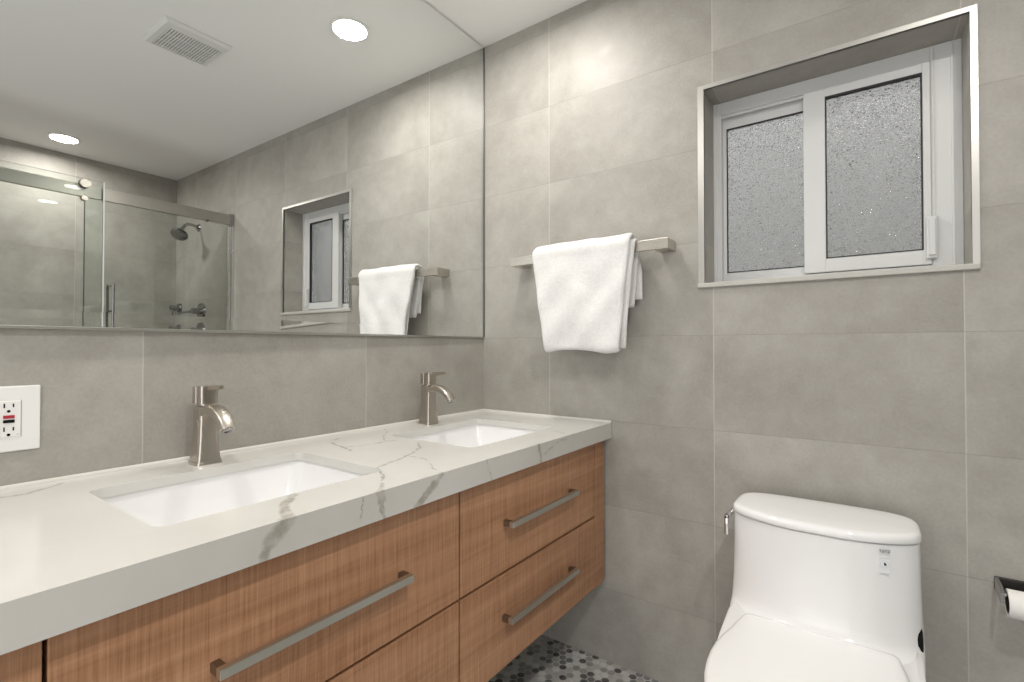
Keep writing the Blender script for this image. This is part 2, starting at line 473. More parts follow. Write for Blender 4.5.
def filler_panel():
    bb = bm_new()  # end stile with a rounded lower outer corner
    y0, y1, z0, z1, r = -.0848, -.013, .336, .8440, .014
    prof = [(y0, z0), (y0, z1), (y1, z1)] + [(y1-r+r*math.cos(a), z0+r+r*math.sin(a)) for a in [-(i/6)*math.pi/2 for i in range(7)]]
    loft(bb, [[Vector((VF-.045, y, z)) for y, z in prof], [Vector((VF, y, z)) for y, z in prof]]); return bb
obj('end_stile', filler_panel(), M_wood, van)
obj('side_panel', slab(VY0, -1.5045, .338, .8420), M_wood, van)
for y0, y1, z0, z1, hy0, hy1, hz in ((-.7820, -.0885, .5865, .8420, -.617, -.258, .7135), (-.7820, -.0885, .338, .5800, -.622, -.260, .4690),
                                     (-1.5000, -.7880, .5865, .8420, -1.325, -.958, .7085), (-1.5000, -.7880, .338, .5800, -1.325, -.958, .4700)):
    d = obj('drawer', slab(y0, y1, z0, z1), M_wood, van)
    bb = bm_new(); box(bb, VF+.020, VF+.033, hy0, hy1, hz-.0075, hz+.0075, .0012)
    obj('handle', bb, M_pull, d)
    for yy in (hy0, hy1-.014):
        bb = bm_new(); box(bb, VF-.001, VF+.0205, yy+.0005, yy+.0135, hz-.007, hz+.007); obj('handle_post', bb, M_pullpost, d, label='dark handle post')

# ---------------------------------------------------------------- countertop
CX, CY0 = .592, -1.600
SINKS = ((-1.147, .2165), (-.418, .2165)); SX, SHX = .3100, .1675
b = bm_new()
def loop(pts):
    vs = [b.verts.new(p) for p in pts]; return vs, [b.edges.new((vs[i], vs[(i+1) % len(vs)])) for i in range(len(vs))]
es = []
e0 = loop([(.001, CY0, K), (CX, CY0, K), (CX, -.001, K), (.001, -.001, K)])[1]; es += e0
for sy, hy in SINKS: es += loop(rrect(SX, sy, SHX, hy, .022, K))[1]
bmesh.ops.triangle_fill(b, use_beauty=True, use_dissolve=False, edges=es)
bmesh.ops.recalc_face_normals(b, faces=b.faces[:])
kill = [f for f in b.faces if any(abs(f.calc_center_median().x-SX) < SHX-.001 and abs(f.calc_center_median().y-sy) < hy-.001 and
        all(abs(v.co.x-SX) < SHX+.001 and abs(v.co.y-sy) < hy+.001 for v in f.verts) for sy, hy in SINKS)]
bmesh.ops.delete(b, geom=kill, context='FACES')
ex = bmesh.ops.extrude_face_region(b, geom=b.faces[:])
bmesh.ops.translate(b, verts=[g for g in ex['geom'] if isinstance(g, bmesh.types.BMVert)], vec=(0,0,-.020))
box(b, CX-.020, CX, CY0, -.001, K-.0545, K-.020)
for v in b.verts: v.co.x = front_skew(v.co.x, v.co.y)
ct = obj('countertop', b, M_quartz, loc=(.30, CY0/2, K-.0545))
tag(ct, 'white quartz countertop with brown-grey veins and thick front edge on the wooden vanity', 'countertop')

def bead(bm, A, B, d):
    A, B, d = Vector(A), Vector(B), Vector(d)
    pr = [(0, 0), (.006, 0), (.0045, .0035), (.0015, .006), (0, .0068)]
    loft(bm, [[P + d*u + Vector((0, 0, v)) for u, v in pr] for P in (A, B)])
b = bm_new(); bead(b, (.001, CY0, K+.0002), (.001, -.001, K+.0002), (1,0,0)); bead(b, (.001, -.001, K+.0002), (CX-.001, -.001, K+.0002), (0,-1,0))
obj('sealant_bead', b, simple('pale_sealant', (.62, .61, .57), .5), ct)

# ---------------------------------------------------------------- sinks (undermount)
def make_sink(sy, hy, label):
    s = thing('sink', label, 'sink', (SX, sy, .755), 'undermount sinks')
    b = bm_new(); z = K-.0205
    inner = [(z, SHX+.004, hy+.004, .024), (z-.03, SHX-.002, hy-.006, .024), (z-.085, SHX-.016, hy-.030, .026), (z-.108, SHX-.030, hy-.052, .03), (z-.116, SHX-.055, hy-.085, .035), (z-.121, .045, .045, .04), (z-.122, .022, .022, .0219)]
    outer = [(z-.134, .022, .022, .0219), (z-.130, SHX-.04, hy-.07, .04), (z-.10, SHX-.004, hy-.014, .03), (z-.012, SHX+.014, hy+.012, .026), (z-.012, SHX+.024, hy+.022, .026), (z, SHX+.024, hy+.022, .026)]
    rings = [rrect(SX, sy, a, c, r, zz) for zz, a, c, r in inner + outer]
    rings.append(rings[0])
    R = [[b.verts.new(p) for p in ring] for ring in rings[:-1]]; R.append(R[0])
    n = len(R[0])
    for a, c in zip(R[:-1], R[1:]):
        for i in range(n): b.faces.new((a[i], a[(i+1) % n], c[(i+1) % n], c[i]))
    obj('basin', b, M_ceramic, s, smooth=True, angle=30)
    b = bm_new(); ring_disc(b, (SX, sy, z-.1235), .012, .024, .004); cyl(b, (SX, sy, z-.128), .0125, .005); cyl(b, (SX, sy, z-.123), .008, .004)
    obj('drain', b, M_nickel, s, smooth=True)
    return s
make_sink(*SINKS[0], 'white rectangular undermount sink nearer the power outlet, left in the photo')
make_sink(*SINKS[1], 'white rectangular undermount sink nearer the window wall, right of the other basin')

# ---------------------------------------------------------------- faucets
def make_faucet():
    t = thing('faucet', 'brushed nickel single-lever faucet behind the left sink, nearer the outlet', 'faucet', (.077, -1.130, K), 'vanity faucets')
    ox, oy = .077, -1.130
    def sec(z, hx, hy, r, dx=0): return rrect(ox+dx, oy, hx, hy, r, K+z, 5)
    b = bm_new(); loft(b, [sec(0, .0285, .0285, .010), sec(.005, .0285, .0285, .010), sec(.008, .0270, .0270, .010)])
    obj('base', b, M_nickel, t, smooth=True)
    b = bm_new()
    prof = [(.007, .0275, .0265), (.016, .0262, .0250), (.040, .0243, .0228), (.070, .0230, .0210), (.100, .0226, .0200), (.126, .0226, .0200), (.1325, .0222, .0196), (.135, .0195, .017)]
    loft(b, [sec(z, hx, hy, .0085) for z, hx, hy in prof])
    body = obj('body', b, M_nickel, t, smooth=True)
    # arched raised panel on the two broad sides
    for s in (-1, 1):
        bb = bm_new(); pts = [(-.0165, .016), (.0175, .016), (.0150, .085)] + [(-.0005+.0150*math.cos(a), .085+.020*math.sin(a)) for a in [math.pi*i/10 for i in range(1, 10)]] + [(-.0150, .085)]
        def yy(z): return .0238 - .0040*min(1, (z-.016)/.07)
        loft(bb, [[Vector((ox+x, oy+s*(yy(z)-.002), K+z)) for x, z in pts], [Vector((ox+x*.97, oy+s*(yy(z)+.0012), K+z)) for x, z in pts]])
        obj('side_panel', bb, M_nickel, body)
    # broad spout: curved flat ribbon
    path = [(.004, .1155), (.022, .1235), (.043, .1265), (.064, .1235), (.083, .1150), (.099, .1020), (.110, .0870)]
    rings = []
    for i, (x, z) in enumerate(path):
        a = Vector(path[max(i-1, 0)]); c = Vector(path[min(i+1, len(path)-1)]); d = (c-a).normalized(); nrm = Vector((-d.y, d.x))
        w = .0195 - .0005*i; th = .0115 - .0007*i; rr = .006; ring = []
        for k, (sx, sy) in enumerate(((1,1), (-1,1), (-1,-1), (1,-1))):
            for j in range(5):
                ang = k*math.pi/2 + j/4*math.pi/2
                u = sx*(w-rr) + rr*math.cos(ang); v = sy*(th-rr*.8) + rr*.8*math.sin(ang)
                v += .004*(1-(u/w)**2)
                ring.append(Vector((ox + x + nrm.x*v, oy + u, K + z + nrm.y*v)))
        rings.append(ring)
    b = bm_new(); loft(b, rings); obj('spout', b, M_nickel, t, smooth=True, angle=50)
    b = bm_new(); ring_disc(b, (0,0,0), .007, .0125, .004)
    bmesh.ops.rotate(b, verts=b.verts[:], cent=(0,0,0), matrix=Matrix.Rotation(math.radians(-38), 3, 'Y'))
    bmesh.ops.translate(b, verts=b.verts[:], vec=(ox+.1095, oy, K+.0845))
    obj('aerator', b, M_dark_chrome, t, smooth=True)
    # handle: split square hub with a flat lever
    b = bm_new(); cyl(b, (ox-.001, oy, K+.133), .0135, .009)
    loft(b, [rrect(ox-.0120, oy, .0095, .0205, .003, K+z, 3) for z in (.1395, .179)])
    loft(b, [rrect(ox+.0110, oy, .0130, .0200, .008, K+z, 5) for z in (.1395, .1795, .1815)])
    hb = obj('handle', b, M_nickel, t, smooth=True)
    b = bm_new(); tube(b, [(ox+.004, oy, K+.1745), (ox+.030, oy, K+.1775), (ox+.060, oy, K+.1795), (ox+.083, oy, K+.1810)], [.0062, .0056, .0048, .0042], 12)
    obj('lever', b, M_nickel, hb, smooth=True)
    b = bm_new(); cyl(b, (ox-.0265, oy-.002, K+.095), .0022, .030); loft(b, [circle((ox-.0265, oy-.002, K+.121+h), r, 'z', 14) for h, r in ((0, .002), (.002, .0045), (.006, .005), (.009, .004), (.0105, .0015))])
    obj('lift_rod', b, M_nickel, t, smooth=True)
    return t
f1 = make_faucet()
f2 = copy_tree(f1); f2.location = (.074, -.400, K)
f2['label'] = 'brushed nickel single-lever faucet behind the right sink, nearer the towel'

# ---------------------------------------------------------------- mirror
MY0, MY1 = -1.95, -.0035; MZ1 = H-.004
mir = thing('mirror', 'large frameless wall mirror above the tiled backsplash, reaching the ceiling', 'mirror', (.004, -.9, J))
BV = .0315; x1 = .0065
def hang(bm):  # the plate stands a touch off square to the tiled wall, as hung
    for v in bm.verts:
        if v.co.x > .0036: v.co.x += .002 - .009*(v.co.y+.6) + .002*(v.co.z-1.4)
    return bm
b = bm_new(); box(b, .0005, .0035, MY0, MY1+.0015, J+.003, MZ1+.0012); box(b, .0005, .0085, -.0034, -.0012, J+.004, MZ1); obj('backing', b, M_mirror_back, mir)
b = bm_new(); box(b, .0036, x1, MY0, MY1-.012, J+.004+BV, MZ1); obj('mirror_plate', hang(b), M_mirror, mir)
b = bm_new(); dx = BV*math.tan(math.radians(1.55))
pr = [(.0036, J+.004), (x1+dx, J+.004), (x1, J+.004+BV), (.0036, J+.004+BV)]
loft(b, [[Vector((x, y, z)) for x, z in pr] for y in (MY0, MY1-.012)]); obj('bevelled_edge', hang(b), M_mirror, mir, label='bevelled lower mirror edge')
b = bm_new(); dy = .012*math.tan(math.radians(1.5))
pr = [(.0036, MY1), (x1-dy, MY1), (x1, MY1-.012), (.0036, MY1-.012)]
loft(b, [[Vector((x, y, z)) for x, y in pr] for z in (J+.004, MZ1)]); obj('bevelled_edge', hang(b), M_mirror, mir, label='bevelled upright mirror edge')
b = bm_new(); box(b, .0005, .0105, MY0, -.001, J-.0025, J+.0035, .001); obj('bottom_channel', hang(b), M_trim, mir, label='thin metal channel under the mirror')

# ---------------------------------------------------------------- outlet
OY, OZ = -1.4480, 1.035
t = thing('power_outlet', 'white wall outlet with red and black test buttons on the backsplash', 'outlet', (0, OY, OZ))
b = bm_new(); box(b, .0003, .006, OY-.0450, OY+.0450, OZ-.063, OZ+.063, .0025, 3); pl = obj('cover_plate', b, M_white, t)
b = bm_new(); box(b, .005, .0078, OY-.0168, OY+.0168, OZ-.0345, OZ+.0345, .0012); rc = obj('receptacle', b, M_white, t)
b = bm_new(); frame_ring(b, OY-.0180, OY+.0180, OZ-.0357, OZ+.0357, .0056, .0064, .0010, .0010, .0010, .0010, 0)
for v in b.verts: v.co = Vector((v.co.y, v.co.x, v.co.z))
obj('seam', b, M_ink, rc)
def face_box(y0, y1, z0, z1, m, name, d=.0006):
    bb = bm_new(); box(bb, .0070, .0078+d, y0, y1, z0, z1); obj(name, bb, m, rc)
for s in (1, -1):
    zc = OZ + s*.0215 + (.001 if s > 0 else -.001)
    face_box(OY-.0074, OY-.0054, zc-.001, zc+.0075, M_black, 'slot'); face_box(OY+.0052, OY+.0072, zc-.000, zc+.0068, M_black, 'slot')
    bb = bm_new(); cyl(bb, (.0070, OY-.0003, zc-.0075), .0026, .0014, 'x', 16); obj('ground_slot', bb, M_black, rc)
face_box(OY-.0078, OY+.0078, OZ+.0012, OZ+.0072, M_red, 'red_button', .0016)
face_box(OY-.0078, OY+.0078, OZ-.0072, OZ-.0014, M_black, 'black_button', .0016)
face_box(OY+.0115, OY+.0130, OZ-.0312, OZ-.0292, M_ink, 'indicator')

# ---------------------------------------------------------------- towel bar and towel
t = thing('towel_bar', 'square brushed nickel towel bar on the tiled wall left of the window', 'towel bar', (.525, 0, 1.505))
b = bm_new(); box(b, .201, .825, -.080, -.067, 1.4895, 1.524, .0012); obj('bar', b, M_bar, t)
for xx in (.2015, .7755):
    b = bm_new(); box(b, xx, xx+.049, -.0665, -.0005, 1.490, 1.5235, .0012); obj('post', b, M_bar, t)

def make_towel():
    bm = bm_new()
    def sheet(xl, xr, path, nu, amp, seed, th, flip=False):
        """cloth sheet: path is a list of (s, y, z) from the front hem over the bar to the rear hem; xl, xr give its edges"""
        # resample path
        P = [Vector((y, z)) for y, z in path]; L = [0]
        for a, c in zip(P[:-1], P[1:]): L.append(L[-1] + (c-a).length)
        N = max(24, int(L[-1]/.0085)); rows = []
        for i in range(N+1):
            s = L[-1]*i/N; k = max(j for j in range(len(L)) if L[j] <= s+1e-9); k = min(k, len(P)-2)
            u = (s-L[k])/(L[k+1]-L[k]); q = P[k].lerp(P[k+1], u); d = (P[k+1]-P[k]).normalized(); nv = Vector((-d.y, d.x))
            # smooth the normal near the path's corners
            rows.append((s, q, nv))
        front, back = [], []
        for i, (s, q, nv) in enumerate(rows):
            nn = Vector((0,0))
            for j in range(-3, 4): nn += rows[min(max(i+j, 0), N)][2]
            nn.normalize(); rf, rb = [], []
            for k in range(nu+1):
                u = k/nu; x = xl(q.y, s) + (xr(q.y, s) - xl(q.y, s))*u
                e = min(1, (q.y - 1.165)/.36) if q.y < 1.53 else 1
                w = amp*(.0030*math.sin((x-.55*(1.56-q.y))*34+seed)*min(1, (1.56-q.y)*6) + .0026*math.sin((x+.75*(1.56-q.y))*46+2*seed)*min(1, (1.56-q.y)*5)
                         + .006*mnoise.noise(Vector((x*7, q.y*6, seed*3.1))) + .003*mnoise.noise(Vector((x*17, q.y*15, seed*5.7))))
                rnd = min(1, min(u, 1-u)*nu/2.2); hem = min(1, min(i, N-i)/2.)
                tt = th*(.35+.65*math.sqrt(max(0, 1-(1-rnd)**2)))*(.45+.55*hem)
                droop = .003*mnoise.noise(Vector((x*5, seed, .3)))
                c = q + nn*w
                rf.append(bm.verts.new((x, (c+nn*tt).x, (c+nn*tt).y + droop))); rb.append(bm.verts.new((x, (c-nn*tt).x, (c-nn*tt).y + droop)))
            front.append(rf); back.append(rb)
        for G, o in ((front, 1), (back, 0)):
            for i in range(N):
                for k in range(nu): bm.faces.new((G[i][k], G[i][k+1], G[i+1][k+1], G[i+1][k]))
        for i in range(N):
            bm.faces.new((front[i][0], front[i+1][0], back[i+1][0], back[i][0])); bm.faces.new((front[i][nu], back[i][nu], back[i+1][nu], front[i+1][nu]))
        for k in range(nu):
            bm.faces.new((front[0][k], back[0][k], back[0][k+1], front[0][k+1])); bm.faces.new((front[N][k], front[N][k+1], back[N][k+1], back[N][k]))
    def arc(yc, zc, r, a0, a1, n): return [(yc + r*math.cos(math.radians(a0+(a1-a0)*i/n)), zc + r*math.sin(math.radians(a0+(a1-a0)*i/n))) for i in range(n+1)]
    def L(z, s): return .312 + .006*math.exp(-((z-1.55)/.02)**2) + .066*max(0, (1.54-z)/.365)
    def Rr(z, s): return .702 - .036*max(0, (1.54-z)/.365)
    # outer folded layer
    path = [(-.098, 1.172), (-.1095, 1.168), (-.1125, 1.180), (-.113, 1.30), (-.109, 1.42), (-.104, 1.50)] + arc(-.072, 1.522, .033, 180, 20, 9) + [(-.038, 1.45), (-.034, 1.36), (-.033, 1.335)]
    sheet(L, Rr, path, 46, 1.0, 1.3, .0072)
    # inner layer, showing as a second edge on the right
    path = [(-.090, 1.176), (-.094, 1.25), (-.095, 1.42), (-.091, 1.50)] + arc(-.072, 1.521, .0195, 180, 0, 8) + [(-.051, 1.45), (-.049, 1.36), (-.049, 1.315)]
    sheet(lambda z, s: L(z, s)+.006, lambda z, s: Rr(z, s)+.013, path, 40, .55, 1.9, .0056)
    # rear corner hanging out past the right edge
    path = [(-.022, 1.342), (-.023, 1.40), (-.024, 1.47), (-.026, 1.50)]
    sheet(lambda z, s: .55, lambda z, s: .712 - .10*max(0, z-1.44)*2, path, 16, .3, 2.7, .0040)
    return bm
tb_ = make_towel(); bmesh.ops.translate(tb_, verts=tb_.verts[:], vec=(.005, 0, -.008))
tw_o = obj('towel', tb_, M_towel, loc=(.51, -.085, 1.165), smooth=True, angle=0)
tag(tw_o, 'white terry towel folded over the nickel towel bar', 'towel')

# ---------------------------------------------------------------- toilet
TX = 1.2385
to = thing('toilet', 'white one-piece toilet under the window against the tiled wall', 'toilet', (TX, -.36, ZF))
def dring(z, hw, yb, yf, bow, n=72, e=4.6):
    """tank plan: nearly straight back, gently bowed front with round corners (counter-clockwise)"""
    yc = (yb+yf)/2; out = []
    for i in range(n):
        a = 2*math.pi*(i+.5)/n; c, s = math.cos(a), math.sin(a)
        x = hw*math.copysign(abs(c)**(2/e), c); v = math.copysign(abs(s)**(2/e), s)
        h = (yb-yf)/2; y = yc + h*v
        if v < 0: y += bow*(x/hw)**2*(-v)
        out.append(Vector((TX+x, y, z)))
    return out
b = bm_new()
body = [(.440, .200, -.040, -.400, .10), (.470, .202, -.040, -.380, .09), (.488, .203, -.040, -.325, .06), (.497, .2035, -.040, -.298, .055), (.507, .2035, -.040, -.286, .05), (.525, .2030, -.040, -.280, .05),
        (.560, .2015, -.040, -.276, .05), (.640, .1995, -.040, -.2755, .05), (.718, .1985, -.040, -.275, .05), (.7245, .1985, -.040, -.275, .05), (.7255, .196, -.042, -.272, .05)]
loft(b, [dring(*r) for r in body])
# skirted bowl below the deck
def egg(z, hw, yb, yf, n=48, sq=2.4):
    out = []; ym = yb - .42*(yb-yf)
    for i in range(n):
        a = 2*math.pi*(i+.5)/n; c, s = math.cos(a), math.sin(a)
        if s >= 0: e = 3.4; y = ym + (yb-ym)*abs(s)**(2/e)
        else: e = sq; y = ym + (yf-ym)*abs(s)**(2/e)
        x = hw*math.copysign(abs(c)**(2/(3.4 if s >= 0 else sq)), c)
        out.append(Vector((TX+x, y, z)))
    return out
bowl = [(ZF+.001, .125, -.040, -.600), (ZF+.03, .122, -.040, -.592), (.16, .128, -.040, -.605), (.28, .150, -.040, -.650), (.38, .178, -.040, -.705), (.440, .195, -.040, -.728), (.460, .196, -.040, -.732), (.466, .188, -.046, -.724)]
def shoulder(p):  # the rim climbs towards the tank
    k = max(0., min(1., (p.y+.47)/.22)); return p + Vector((0, 0, .032*k*k*(3-2*k)*max(0., min(1., (p.z-.40)/.05))))
loft(b, [[shoulder(p) for p in egg(*r)] for r in bowl])
obj('body', b, M_ceramic, to, smooth=True, angle=50)
b = bm_new()
lid = [(.7275, .1975, -.044, -.276, .05), (.7285, .2005, -.040, -.279, .05), (.7310, .2010, -.039, -.2805, .05), (.7390, .2005, -.039, -.2805, .05), (.7440, .1995, -.041, -.278, .05), (.7472, .195, -.046, -.2725, .048), (.7486, .186, -.055, -.262, .045), (.7495, .12, -.09, -.20, .03)]
loft(b, [dring(*r) for r in lid]); obj('tank_lid', b, M_ceramic, to, smooth=True, angle=50)
SEAT = [(-.2840, .0), (-.2840, .06), (-.2842, .120), (-.2850, .141), (-.2875, .149), (-.293, .1535), (-.303, .1565), (-.325, .160), (-.345, .164), (-.375, .168), (-.42, .178), (-.46, .183), (-.50, .1845), (-.54, .182), (-.58, .176),
        (-.615, .167), (-.645, .155), (-.67, .140), (-.69, .123), (-.707, .103), (-.720, .080), (-.729, .055), (-.734, .028), (-.7355, .0)]
def seat_ring(z, s):
    half = [(TX + h, y) for y, h in SEAT]; pts = half + [(2*TX-x, y) for x, y in reversed(half[1:-1])]
    return [Vector((TX + (x-TX)*s, -.49 + (y+.49)*s, z)) for x, y in reversed(pts)]
b = bm_new(); loft(b, [seat_ring(z, s) for z, s in ((.4675, .985), (.470, 1.0), (.480, 1.0), (.4825, .99))]); obj('seat', b, M_seat, to, smooth=True, angle=50)
b = bm_new(); loft(b, [seat_ring(z, s) for z, s in ((.484, .99), (.4855, 1.004), (.4945, 1.006), (.501, .992), (.5035, .955), (.505, .85), (.506, .6), (.5065, .3))]); obj('seat_lid', b, M_seat, to, smooth=True, angle=60)
# trip lever on the left side of the tank
b = bm_new(); cyl(b, (TX-.197, -.150, .712), .012, -.012, 'x', 20, .010)
box(b, TX-.2165, TX-.2065, -.226, -.142, .706, .718, .003)
box(b, TX-.2165, TX-.2065, -.226, -.210, .664, .718, .003)
obj('flush_lever', b, M_chrome, to, smooth=True, label='chrome flush lever')
b = bm_new(); loft(b, [[Vector((TX+.194+dx, -.200+.025*k*math.cos(2*math.pi*i/20), .492+.046*k*math.sin(2*math.pi*i/20))) for i in range(20)] for dx, k in ((-.006, 1.), (.0035, 1.), (.0055, .8))])
obj('side_black_oval', b, M_black, to, smooth=True, label='black oval on the tank side')  # small black oval set on the tank's right side
# small print and round sticker on the tank front
def tank_front_y(x): return -.2752 + .05*((x-TX)/.1985)**2
def print_box(x0, x1, z0, z1, m, name, parent=to):
    bb = bm_new(); loft(bb, [[Vector((x, tank_front_y(x)+o, z)) for x, z in ((x0, z0), (x1, z0), (x1, z1), (x0, z1))] for o in (.0012, -.0018)]); return obj(name, bb, m, parent)
bb = bm_new(); px0, pz0 = 1.3595, .7085
def pbox(x0, x1, z0, z1): loft(bb, [[Vector((x, tank_front_y(x)+o, z)) for x, z in ((x0, z0), (x1, z0), (x1, z1), (x0, z1))] for o in (.0015, -.0016)])
for k, ch in enumerate('TOTO'):
    x = px0 + k*.0052; hgt = .0056; w = .0044; s = .0013
    if ch == 'T': pbox(x, x+w, pz0+hgt-s, pz0+hgt); pbox(x+w/2-s/2, x+w/2+s/2, pz0, pz0+hgt-s)
    else: pbox(x, x+w, pz0+hgt-s, pz0+hgt); pbox(x, x+w, pz0, pz0+s); pbox(x, x+s, pz0+s, pz0+hgt-s); pbox(x+w-s, x+w, pz0+s, pz0+hgt-s)
obj('printed_mark', bb, M_ink, to, label='small grey lettering on the tank')
def disc_on_tank(cx, cz, r, ro, m, name, parent, n=24):
    bb = bm_new(); loft(bb, [[Vector((cx+k*r*math.cos(2*math.pi*i/n), tank_front_y(cx+k*r*math.cos(2*math.pi*i/n))+o, cz+k*r*math.sin(2*math.pi*i/n))) for i in range(n)] for o, k in ((.002, 1), (ro, 1))])
    return obj(name, bb, m, parent)
sc_x, sc_z = 1.3690, .6830
st = print_box(sc_x-.0095, sc_x+.0095, sc_z-.0200, sc_z+.0110, M_badge, 'sticker')
disc_on_tank(sc_x, sc_z, .0088, -.0022, simple('sticker_ring', (.62,.68,.74), .4), 'ring_print', st)
disc_on_tank(sc_x, sc_z, .0074, -.0025, M_ceramic, 'ring_field', st)
bb = bm_new(); loft(bb, [[Vector((sc_x+dx, tank_front_y(sc_x)+o, sc_z+dz)) for dx, dz in ((-.0040,-.0026), (.0040,-.0026), (.0032,.0016), (0,.0046), (-.0032,.0016))] for o in (0, -.0028)]); obj('drop_print', bb, M_dark_ink, st)

# ---------------------------------------------------------------- toilet paper holder and roll
HZ = .607
t = thing('toilet_paper_holder', 'chrome toilet paper holder on the tiled wall right of the toilet', 'toilet paper holder', (1.65, 0, HZ))
b = bm_new(); box(b, 1.584, 1.735, -.011, -.0005, HZ-.018, HZ+.014, .0015); obj('back_plate', b, M_holder, t)
b = bm_new(); loft(b, [[Vector((x, y, z)) for y, z in ((-.006, HZ+.014), (-.006, HZ-.016), (-.070, HZ-.022), (-.080, HZ-.020), (-.080, HZ+.004), (-.060, HZ+.012))] for x in (1.584, 1.5905)])
obj('side_arm', b, M_dark_chrome, t)
b = bm_new(); cyl(b, (1.590, -.062, HZ-.006), .006, .125, 'x', 16); obj('rod', b, M_dark_chrome, t, smooth=True)
b = bm_new(); cr, orr = .0225, .0310; cz, cy = HZ-.006-.0165, -.062
A = [circle((1.597, cy, cz), cr, 'x', 40), circle((1.5965, cy, cz), orr-.001, 'x', 40), circle((1.598, cy, cz), orr, 'x', 40), circle((1.707, cy, cz), orr, 'x', 40), circle((1.708, cy, cz), cr, 'x', 40)]
R = [[b.verts.new(p) for p in r] for r in A]
for a, c in zip(R, R[1:] + R[:1]):
    for i in range(40): b.faces.new((a[i], a[(i+1) % 40], c[(i+1) % 40], c[i]))
rl = obj('toilet_paper_roll', b, M_paper, loc=(1.657, cy, cz-orr), smooth=True, angle=40)
tag(rl, 'nearly used white toilet paper roll hanging on the chrome holder', 'toilet paper')
b = bm_new(); A = [circle((1.5972, cy, cz), cr-.0012, 'x', 40), circle((1.5972, cy, cz), cr+.0002, 'x', 40), circle((1.7078, cy, cz), cr+.0002, 'x', 40), circle((1.7078, cy, cz), cr-.0012, 'x', 40)]
R = [[b.verts.new(p) for p in r] for r in A]
for a, c in zip(R, R[1:] + R[:1]):
    for i in range(40): b.faces.new((a[i], a[(i+1) % 40], c[(i+1) % 40], c[i]))
obj('cardboard_core', b, M_card, rl, smooth=True, angle=40)

# ---------------------------------------------------------------- recessed lamps, seen and added, and ceiling vent
def ceiling_lamp(x, y, label, watts, r=.066):
    t = thing('ceiling_light', label, 'ceiling light', (x, y, H), 'recessed ceiling lights')
    b = bm_new(); ring_disc(b, (x, y, H-.0045), r, r+.014, .0043); obj('trim_ring', b, M_white, t, smooth=True)
    b = bm_new(); cyl(b, (x, y, H-.003), r, .0028, 'z', 40); obj('lens', b, M_lens, t)
    ld = bpy.data.lights.new('lamp', 'AREA'); ld.shape = 'DISK'; ld.size = 2*r; ld.energy = watts; ld.spread = math.radians(172); ld.color = LAMP_COL
    lo = bpy.data.objects.new('lamp', ld); C.objects.link(lo); lo.parent = t; lo.location = (0, 0, -.007)
    return t
ceiling_lamp(.380, -.409, 'round recessed ceiling light over the right sink, the larger one in the mirror', LAMP)
ceiling_lamp(2.744, -.748, 'round recessed ceiling light inside the shower, the smaller one in the mirror', LAMP)
ceiling_lamp(.370, -1.560, 'added unseen ceiling light filling the left end of the vanity', 6.0)  # added lamp out of view, brightens the vanity end
ceiling_lamp(1.72, -1.36, 'added unseen ceiling light filling the middle of the room above the viewer', 14.0)  # added lamp out of view, brightens backsplash and drawer fronts

t = thing('ceiling_vent', 'white louvred exhaust vent in the ceiling, seen in the mirror', 'vent', (1.0, -.77, H))
vx0, vx1, vy0, vy1 = .900, 1.142, -.874, -.622
b = bm_new(); zc = H
frame = [(vx0, vy0), (vx1, vy0), (vx1, vy1), (vx0, vy1)]
ix0, ix1, iy0, iy1 = .953, 1.131, -.842, -.640
def vr(x0, x1, y0, y1, z): return [Vector((x0, y0, z)), Vector((x1, y0, z)), Vector((x1, y1, z)), Vector((x0, y1, z))]
A = [vr(vx0, vx1, vy0, vy1, H-.0005), vr(vx0, vx1, vy0, vy1, H-.006), vr(vx0+.012, vx1-.006, vy0+.012, vy1-.006, H-.014), vr(ix0, ix1, iy0, iy1, H-.014), vr(ix0, ix1, iy0, iy1, H-.0005)]
R = [[b.verts.new(p) for p in r] for r in A]
for a, c in zip(R[:-1], R[1:]):
    for i in range(4): b.faces.new((a[i], a[(i+1) % 4], c[(i+1) % 4], c[i]))
obj('frame', b, M_vent, t)
b = bm_new(); box(b, ix0, ix1, iy0, iy1, H-.003, H-.001); obj('cavity', b, M_vent_dark, t)
n = 19
for i in range(n):
    y = iy0 + (iy1-iy0)*(i+.5)/n
    b = bm_new(); box(b, ix0, ix1, y-.0032, y+.0032, H-.0135, H-.0105); obj('louver', b, M_vent, t)
b = bm_new()
for xx in (ix0+.061, ix0+.122): box(b, xx-.0018, xx+.0018, iy0, iy1, H-.0105, H-.0085)
obj('cross_bar', b, M_vent, t)

# ---------------------------------------------------------------- shower enclosure (seen in the mirror)
GX = 2.17
t = thing('shower_door', 'frameless glass sliding shower door with brushed nickel top rail, seen in the mirror', 'shower door', (GX, -.9, ZF))
b = bm_new(); box(b, GX-.010, GX+.010, -2.30, -.002, 1.990, 2.058, .001); rail = obj('top_rail', b, M_rail, t)
b = bm_new(); box(b, GX-.016, GX+.016, -.026, -.0005, 1.983, 2.064, .001); obj('rail_bracket', b, M_dark_chrome, rail)
b = bm_new(); box(b, GX+.014, GX+.024, -.784, -.004, ZF+.09, 2.045); obj('fixed_panel', b, M_glass, t)
b = bm_new(); box(b, GX-.030, GX-.020, -1.62, -.717, ZF+.10, 2.086); dp = obj('sliding_panel', b, M_glass, t)
b = bm_new(); box(b, GX-.031, GX-.019, -.7175, -.711, ZF+.10, 2.086); obj('edge_seal', b, simple('clear_seal', (.62,.65,.65), .25), dp)
b = bm_new(); box(b, GX+.0145, GX+.0235, -.7875, -.784, ZF+.09, 1.985); obj('panel_edge', b, simple('glass_edge', (.12,.15,.14), .2), t)
